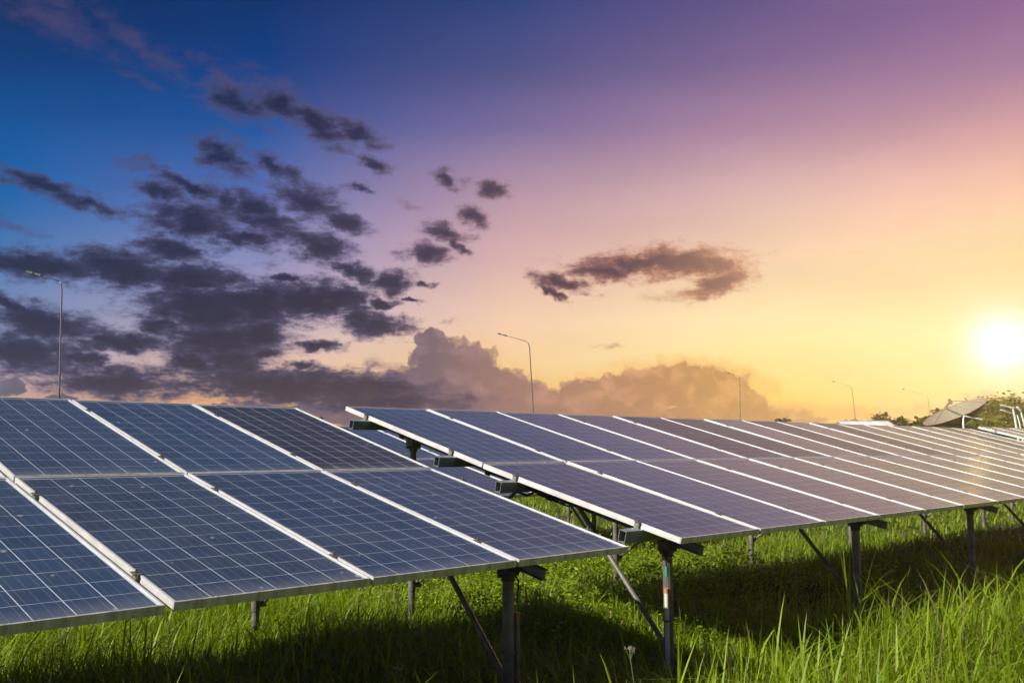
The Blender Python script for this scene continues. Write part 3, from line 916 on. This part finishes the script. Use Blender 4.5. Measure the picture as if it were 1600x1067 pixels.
mb.build('reflector', M_DISH, dish, smooth=True)
rim = MB()
rim.tube([cz + ax * DP + (u * math.cos(a) + vv * math.sin(a)) * (RD + .01) for a in np.linspace(0, 2 * math.pi, 41)], 0.03, 6, cap=False)
rim.build('rim', M_DISHRIM, dish, smooth=True)
apex = cz + ax * 1.10
for a in (0.3, 2.4, 4.5):
    MB().tube([cz + ax * DP + (u * math.cos(a) + vv * math.sin(a)) * RD, apex], 0.028, 6).build('feed_strut', M_DISHRIM, dish)
MB().tube([apex - ax * 0.16, apex + ax * 0.10], [0.09, 0.06], 10).build('feed_horn', M_DISHRIM, dish)
for k in range(10):
    a = 2 * math.pi * k / 10
    pts = [cz + ax * (DP * q * q - 0.045) + (u * math.cos(a) + vv * math.sin(a)) * RD * q for q in (0.08, 0.35, 0.65, 1.0)]
    MB().tube(pts, 0.022, 5).build('rib', M_DISHRIM, dish)
hub = cz - ax * 0.12
MB().tube([(0.05, 0.1, -0.2), (0.05, 0.1, hub.z - 0.15)], 0.11, 12).build('mast', M_LAMP, dish)
MB().tube([(0.05, 0.1, hub.z - 0.3), tuple(hub)], 0.09, 10).build('mount', M_LAMP, dish)
for dx_, dy_ in ((0.9, 0.2), (-0.5, -0.5), (-0.3, 0.8)):
    MB().tube([(dx_ * 1.2, dy_ * 1.2, -0.1), (0.05 + dx_ * .1, 0.1, hub.z - 0.25)], 0.05, 8).build('mast_strut', M_DISHRIM, dish)
MB().tube([tuple(cz + ax * (DP * .5) + (u * -0.7 * RD)), (0.75, 0.0, 0.2)], 0.04, 8).build('actuator', M_LAMP, dish)

# ------------------------------------------------------------------ building with a pale ribbed roof
M_ROOF = plain('roof_sheet', (0.60, 0.55, 0.54), 0.5)
M_ROOF2 = plain('roof_sheet_clear', (0.78, 0.76, 0.70), 0.4)
M_WALL = plain('wall_render', (0.55, 0.50, 0.44), 0.9)
M_WOOD = plain('barge_board', (0.20, 0.13, 0.09), 0.8)
YB = 58.0
pl, pr = at(1341, 664, YB), at(1424, 656, YB)
W = pr.x - pl.x
ridge = pr.z + 0.02
eave = ridge - 1.05
hs_ = thing('building', 'low building with pale ribbed roof left of the satellite dish', 'building', (pl.x, YB, 0))
D = 3.6
mb = MB()
mb.box(0.35, W - 0.1, 0.4, 0.6, 0, eave - 0.05); mb.box(0.35, W - 0.1, 2 * D - 0.6, 2 * D - 0.4, 0, eave - 0.05)
mb.box(0.35, 0.55, 0.6, 2 * D - 0.6, 0, eave - 0.05); mb.box(W - 0.3, W - 0.1, 0.6, 2 * D - 0.6, 0, eave - 0.05)
mb.build('wall', M_WALL, hs_)
gb = MB()
for gxx in (0.36, W - 0.29):
    n = len(gb.v)
    for x_ in (gxx, gxx + 0.18):
        gb.v += [(x_, 0.4, eave - 0.05), (x_, 2 * D - 0.4, eave - 0.05), (x_, D, ridge - 0.12)]
    gb.f += [(n, n + 1, n + 2), (n + 5, n + 4, n + 3), (n, n + 2, n + 5, n + 3), (n + 1, n + 4, n + 5, n + 2), (n, n + 3, n + 4, n + 1)]; gb.mi += [0] * 5
gb.build('gable', M_WALL, hs_)
ta = math.atan2(ridge - eave, D)
sl_ = D / math.cos(ta)
nsheet = 9
for si, (yo, sgn) in enumerate(((0, 1), (2 * D, -1))):
    for k in range(nsheet):
        x0, x1 = W * k / nsheet, W * (k + 1) / nsheet - 0.012
        mb = MB()
        Ms = Matrix.Translation((0, yo, eave)) @ Matrix.Rotation(ta * sgn, 4, 'X')
        a_, b_ = (0, sl_) if sgn > 0 else (-sl_, 0)
        mb.box(x0, x1, a_, b_, -0.03, 0.0, Ms)
        for q in range(2):
            xr = x0 + (x1 - x0) * (0.25 + 0.5 * q)
            mb.box(xr - 0.02, xr + 0.02, a_, b_, 0.001, 0.03, Ms)
        mb.build('roof_sheet', M_ROOF2 if k in (2, 4, 6) else M_ROOF, hs_)
for sgn, yo in ((1, 0), (-1, 2 * D)):
    Ms = Matrix.Translation((0, yo, eave)) @ Matrix.Rotation(ta * sgn, 4, 'X')
    a_, b_ = (-0.05, sl_) if sgn > 0 else (-sl_, 0.05)
    MB().box(W + 0.003, W + 0.06, a_, b_, -0.16, 0.05, Ms).build('barge_board', M_WOOD, hs_)
MB().box(-0.02, W + 0.02, D - 0.12, D + 0.12, ridge + 0.004, ridge + 0.04).build('ridge_cap', M_ROOF, hs_)
dr = MB(); dr.box(W * .55, W * .55 + 0.95, 0.36, 0.397, 0, 2.0); dro = dr.build('door', M_WOOD, hs_)
MB().tube([(W * .55 + 0.85, 0.33, 1.0), (W * .55 + 0.85, 0.33, 1.12)], 0.02, 6).build('handle', M_LAMP, dro)
wi = MB(); wi.box(W * .2, W * .2 + 1.0, 0.37, 0.397, 1.0, 1.9); wio = wi.build('window', M_LAMPW, hs_)
MB().box(W * .2 + 0.06, W * .2 + 0.94, 0.355, 0.3685, 1.06, 1.84).build('pane', M_LENS, wio)

# ------------------------------------------------------------------ trees
M_BARK = metal('bark', (0.05, 0.038, 0.026), (0.12, 0.09, 0.06), 5, 0.95, bump=0.4, stretch=(1, 1, 0.2))
M_LEAF = foliage('tree_leaf', 0.3)


def leaf_cloud(cent, rad, n_cl, n_leaf, size, col, seed):
    """leaves in clumps spread through an uneven crown; returns V, F, tint"""
    g = np.random.default_rng(seed)
    d = g.normal(size=(n_cl, 3)); d /= np.linalg.norm(d, axis=1, keepdims=True)
    rr = g.uniform(0.25, 1.0, (n_cl, 1)) ** 0.55
    bump = 1 + 0.28 * np.sin(d[:, :1] * 5 + seed) * np.cos(d[:, 2:] * 4 + d[:, 1:2] * 3)
    cc_ = d * rr * bump * np.array(rad)
    cs = g.uniform(0.10, 0.24, n_cl) * np.mean(rad)
    base = g.uniform(0.6, 1.35, n_cl)
    idx = np.repeat(np.arange(n_cl), n_leaf)
    p = cc_[idx] + g.normal(size=(len(idx), 3)) * cs[idx][:, None] * np.array([1, 1, 0.6]) * 0.6 + np.array(cent)
    a = g.normal(size=(len(idx), 3)); a[:, 2] *= 0.5; a /= np.linalg.norm(a, axis=1, keepdims=True)
    b_ = np.cross(a, g.normal(size=(len(idx), 3))); b_ /= np.linalg.norm(b_, axis=1, keepdims=True)
    s = (g.uniform(0.6, 1.3, len(idx)) * size)[:, None]
    V = np.stack([p - a * s, p + b_ * s * 0.45, p + a * s, p - b_ * s * 0.45], 1).reshape(-1, 3)
    F = np.arange(len(V)).reshape(-1, 4)
    t = np.array(col)[None] * (base[idx] * g.uniform(0.75, 1.25, len(idx)))[:, None]
    t *= 1 + g.normal(size=(len(idx), 3)) * np.array([0.12, 0.06, 0.10])
    return V, F, np.repeat(np.clip(t, 0.004, 1), 4, 0)


def tree(label, px, top_y, depth, rx, rz, seed, col=(0.17, 0.19, 0.03), n_cl=230, size=0.16):
    p = at(px, top_y, depth)
    h = p.z
    rz = min(rz, h * 0.46)
    t = thing('tree', label, 'tree', (p.x, depth, 0), 0, 'trees beyond the panels')
    ch = h - rz
    g = np.random.default_rng(seed)
    mb = MB()
    mb.tube([(0, 0, -0.3), (0.05, 0.02, ch * 0.4), (0.0, 0.08, ch * 0.75), (0.05, 0, ch)], [0.2, 0.15, 0.12, 0.05], 9)
    for q in range(7):
        a = q * 0.9 + g.uniform(0, .5); z0 = ch * g.uniform(0.45, 0.8)
        e = Vector((math.cos(a) * rx * 0.7, math.sin(a) * rx * 0.7, ch + g.uniform(-.3, .6) * rz))
        mb.tube([(0, 0.03, z0), (e.x * .4, e.y * .4, z0 + (e.z - z0) * .6), tuple(e)], [0.08, 0.05, 0.02], 6)
    mb.build('trunk', M_BARK, t, smooth=True)
    V, F, T = leaf_cloud((0, 0, ch), (rx, rx, rz), n_cl, 34, size, col, seed)
    link('crown', np_mesh('crown', V, F, [M_LEAF], tint=T), t)
    return t


tree('lowest tree of the wood, just left behind the satellite dish', 1448, 652, 66, 2.0, 1.5, 3, (0.060, 0.080, 0.018))
tree('low tree of the wood right behind the satellite dish', 1472, 645, 70, 2.2, 1.9, 4, (0.080, 0.100, 0.020))
tree('rounded low tree of the wood, just right of the satellite dish', 1516, 646, 68, 3.4, 1.9, 5)
tree('tree in the middle of the wood, left of the white lamps', 1542, 640, 72, 3.6, 2.4, 6, (0.075, 0.090, 0.02))
tree('taller tree of the wood left of the tallest white lamp', 1562, 633, 70, 3.4, 2.8, 7)
tree('high tree of the wood behind the white lamps', 1583, 623, 74, 3.6, 3.2, 8, (0.09, 0.105, 0.022))
tree('highest tree of the wood at the right edge of the picture', 1606, 615, 70, 3.6, 3.5, 9)
tree('pale green young tree low at the right edge under the lamps', 1600, 652, 52, 1.3, 1.2, 10, (0.12, 0.15, 0.02), 80, 0.12)
tree('small tree whose top shows above the pale ribbed roof', 1379, 649, 88, 2.2, 1.1, 12, (0.045, 0.065, 0.018), 120, 0.14)
tree('tiny tree top right of the orange cloud above the panels', 1220, 652, 110, 1.1, 0.9, 13, (0.045, 0.06, 0.02), 50, 0.16)
tree('tiny tree top just left of the far thin lamp', 1327, 656, 104, 1.1, 0.8, 14, (0.045, 0.06, 0.02), 50, 0.16)

# ------------------------------------------------------------------ grass
M_GRASS = foliage('grass_blade', 0.38, 0.5, 0.3)
P0c = np.array(Q_C[0][:2]); rC2 = np.array(rC[:2]); bC2 = np.array(bC[:2])


def blades(x, y, h, wd, bend, col, g, seg=4):
    """bent tapered blades of grass standing at x, y; returns V, F (triangles), tint"""
    n = len(x)
    a = g.uniform(0, 2 * math.pi, n)
    dx, dy = np.cos(a), np.sin(a)
    ts = np.array([0, 0.3, 0.58, 0.82, 1.0]) if seg == 4 else np.array([0, 0.5, 1.0])
    wprof = np.array([0.7, 1.0, 0.85, 0.5, 0.0]) if seg == 4 else np.array([0.9, 0.8, 0.0])
    z0 = ground_z(x, y) - 0.02
    tw = g.uniform(-0.5, 0.5, n)
    lean = np.abs(g.normal(0, 0.22, n))
    V = []
    lv = len(ts)
    for i, t in enumerate(ts):
        out = h * (lean * t + bend * (t ** 2) * 0.75)
        up = h * (t - 0.42 * np.clip(bend, 0, 1.6) * t ** 2.6)
        cx, cy, cz_ = x + dx * out, y + dy * out, z0 + up
        px_, py_ = -np.sin(a + tw * t), np.cos(a + tw * t)
        hw = wd * wprof[i] * 0.5
        if i < lv - 1:
            V.append(np.stack([cx - px_ * hw, cy - py_ * hw, cz_], 1))
            V.append(np.stack([cx + px_ * hw, cy + py_ * hw, cz_], 1))
        else:
            V.append(np.stack([cx, cy, cz_], 1))
    per = len(V)
    V = np.stack(V, 1).reshape(-1, 3)
    base = (np.arange(n) * per)[:, None]
    F = []
    for i in range(lv - 2):
        q = 2 * i
        F += [base + np.array([[q, q + 1, q + 3]]), base + np.array([[q, q + 3, q + 2]])]
    q = 2 * (lv - 2)
    F.append(base + np.array([[q, q + 1, q + 2]]))
    F = np.stack(F, 1).reshape(-1, 3)
    return V, F, np.repeat(col, per, 0)


def tuft_points(n, r0, r1, half, g, clump):
    """points in a wedge before the camera, gathered in tufts"""
    nc = max(1, n // clump)
    a = R(1) * g.uniform(-half, half, nc)
    r = np.sqrt(g.uniform(r0 ** 2, r1 ** 2, nc))
    cx, cy = r * np.sin(a), r * np.cos(a)
    idx = np.repeat(np.arange(nc), clump)
    sp = 0.05 + 0.05 * g.random(nc)
    return cx[idx] + g.normal(size=len(idx)) * sp[idx] * (1 + r[idx] / 20), cy[idx] + g.normal(size=len(idx)) * sp[idx] * (1 + r[idx] / 20), idx, g.random(nc)


def grass_layer(n, r0, r1, half, seed, clump, hs, ws, seg, tall=1.0):
    g = np.random.default_rng(seed)
    x, y, idx, cr = tuft_points(n, r0, r1, half, g, clump)
    bb = (x - P0c[0]) * bC2[0] + (y - P0c[1]) * bC2[1]          # distance behind the front edge of the row
    patch = 0.5 + 0.5 * np.sin(x * 1.3 + np.sin(y * 0.9) * 1.5) * np.cos(y * 1.1 + x * 0.4)
    front = np.clip((0.4 - bb) / 0.8, 0, 1)
    h = g.uniform(hs[0], hs[1], len(x)) * (0.55 + 0.5 * patch) * (0.84 + 0.42 * front) * (0.75 + 0.5 * cr[idx]) * tall
    wd = g.uniform(ws[0], ws[1], len(x))
    bend = np.abs(g.normal(0.7, 0.6, len(x)))
    k = g.random(len(x)) * 0.6 + cr[idx] * 0.4
    c_a = np.array([0.085, 0.175, 0.005]); c_b = np.array([0.250, 0.330, 0.010])
    col = c_a[None] * (1 - k[:, None]) + c_b[None] * k[:, None]
    dry = g.random(len(x)) < 0.05
    col[dry] = np.array([0.24, 0.19, 0.085]) * g.uniform(0.6, 1.1, (dry.sum(), 1))
    return blades(x, y, h, wd, bend, col, g, seg)


def merge(parts):
    Vs, Fs, Ts, n = [], [], [], 0
    for V, F, T in parts:
        Vs.append(V); Fs.append(F + n); Ts.append(T); n += len(V)
    return np.concatenate(Vs), np.concatenate(Fs), np.concatenate(Ts)


parts = [
    grass_layer(132000, 3.4, 9.5, 56, 21, 7, (0.16, 0.46), (0.004, 0.010), 4),
    grass_layer(12600, 3.6, 10, 56, 22, 4, (0.36, 0.72), (0.009, 0.019), 4),
    grass_layer(96000, 9.0, 18, 54, 23, 9, (0.14, 0.40), (0.007, 0.014), 4),
    grass_layer(76000, 17, 42, 52, 24, 8, (0.18, 0.42), (0.020, 0.040), 2),
    grass_layer(30000, 40, 80, 50, 25, 8, (0.25, 0.5), (0.06, 0.12), 2),
]
V, F, T = merge(parts)
gr = link('grass', np_mesh('grass', V, F, [M_GRASS], tint=T, smooth=True))
tag(gr, 'long green grass growing under and in front of the panels', 'grass', kind='stuff')

# leafy weeds under the long table
g = np.random.default_rng(31)
npl = 420
s_ = g.uniform(0.6, 5.5, npl); t_ = g.normal(2.9, 1.2, npl)
keep = (t_ > 0.7) & (t_ < 6)
s_, t_ = s_[keep], t_[keep]
bx, by = P0c[0] + rC2[0] * s_ + bC2[0] * t_, P0c[1] + rC2[1] * s_ + bC2[1] * t_
nl = 34
idx = np.repeat(np.arange(len(bx)), nl)
hh = g.uniform(0.14, 0.42, len(bx))
p = np.stack([bx[idx] + g.normal(size=len(idx)) * 0.10, by[idx] + g.normal(size=len(idx)) * 0.10, ground_z(bx[idx], by[idx]) + hh[idx] * g.random(len(idx)) ** 0.6], 1)
a = g.normal(size=(len(idx), 3)); a[:, 2] = np.abs(a[:, 2]) * 0.25; a /= np.linalg.norm(a, axis=1, keepdims=True)
b_ = np.cross(a, np.array([0, 0, 1.0]) + g.normal(size=(len(idx), 3)) * 0.4); b_ /= np.linalg.norm(b_, axis=1, keepdims=True)
s = g.uniform(0.012, 0.030, (len(idx), 1))
nrm = np.cross(a, b_)
V = np.stack([p, p + a * s + b_ * s * 0.55 + nrm * s * .15, p + a * s * 2.1 - nrm * s * .2, p + a * s - b_ * s * 0.55 + nrm * s * .15], 1).reshape(-1, 3)
F4 = np.arange(len(V)).reshape(-1, 4)
F = np.concatenate([F4[:, [0, 1, 2]], F4[:, [0, 2, 3]]])
T = np.repeat(np.array([0.190, 0.280, 0.012])[None] * g.uniform(0.6, 1.6, (len(idx), 1)) * (1 + g.normal(size=(len(idx), 3)) * 0.08), 4, 0)
wd_ = link('ground_cover', np_mesh('ground_cover', V, F, [M_GRASS], tint=T))
tag(wd_, 'low leafy weeds under the long table', 'weeds', kind='stuff')

# small flowering weeds in the foreground
M_PETAL = plain('petal_white', (0.26, 0.25, 0.18), 0.7)
M_STEM = plain('stem_green', (0.10, 0.15, 0.03), 0.7)
fl_g = np.random.default_rng(5)
for (px, py, dep, lab) in ((622, 1040, 5.0, 'small white flowering weed in the dark shade under the nearest table'),
                           (985, 1010, 5.6, 'small white flowering weed low in the middle below the two table corners')):
    p_ = at(px, py, dep)
    fw = thing('flowering_weed', lab, 'flower', (p_.x, p_.y, 0), 0, 'white flowering weeds in the grass')
    mb = MB(); fm = MB()
    mb.tube([(0.05, 0.02, 0.0), (0.02, 0.01, p_.z * .6), (0, 0, p_.z * .86)], 0.003, 5)
    for q in range(7):
        a_ = q * 0.9; rr = fl_g.uniform(0.006, 0.028)
        e_ = Vector((math.cos(a_) * rr, math.sin(a_) * rr, p_.z * (0.95 + 0.05 * fl_g.random())))
        mb.tube([(0, 0, p_.z * .86), tuple(e_)], 0.0018, 4)
        for k in range(6):
            c_ = e_ + Vector(tuple(fl_g.normal(size=3) * 0.006))
            fm.tube([c_, c_ + Vector((0, 0, 0.006))], [0.002, 0.003], 5)
    mb.build('stem', M_STEM, fw); fm.build('flower_head', M_PETAL, fw)

# ------------------------------------------------------------------ haze
hm = bpy.data.materials.new('haze_air'); hm.use_nodes = True
hn = hm.node_tree; hn.nodes.clear()
pv = hn.nodes.new('ShaderNodeVolumePrincipled')
pv.inputs['Color'].default_value = (0.98, 0.92, 0.82, 1)
pv.inputs['Density'].default_value = 0.0018
pv.inputs['Anisotropy'].default_value = 0.82
ho = hn.nodes.new('ShaderNodeOutputMaterial'); hn.links.new(pv.outputs[0], ho.inputs['Volume'])
hb = MB().box(-2600, 2600, -700, 3600, -1.5, 11.0).build('haze', hm)
tag(hb, 'thin warm haze over the field', 'haze', kind='stuff')
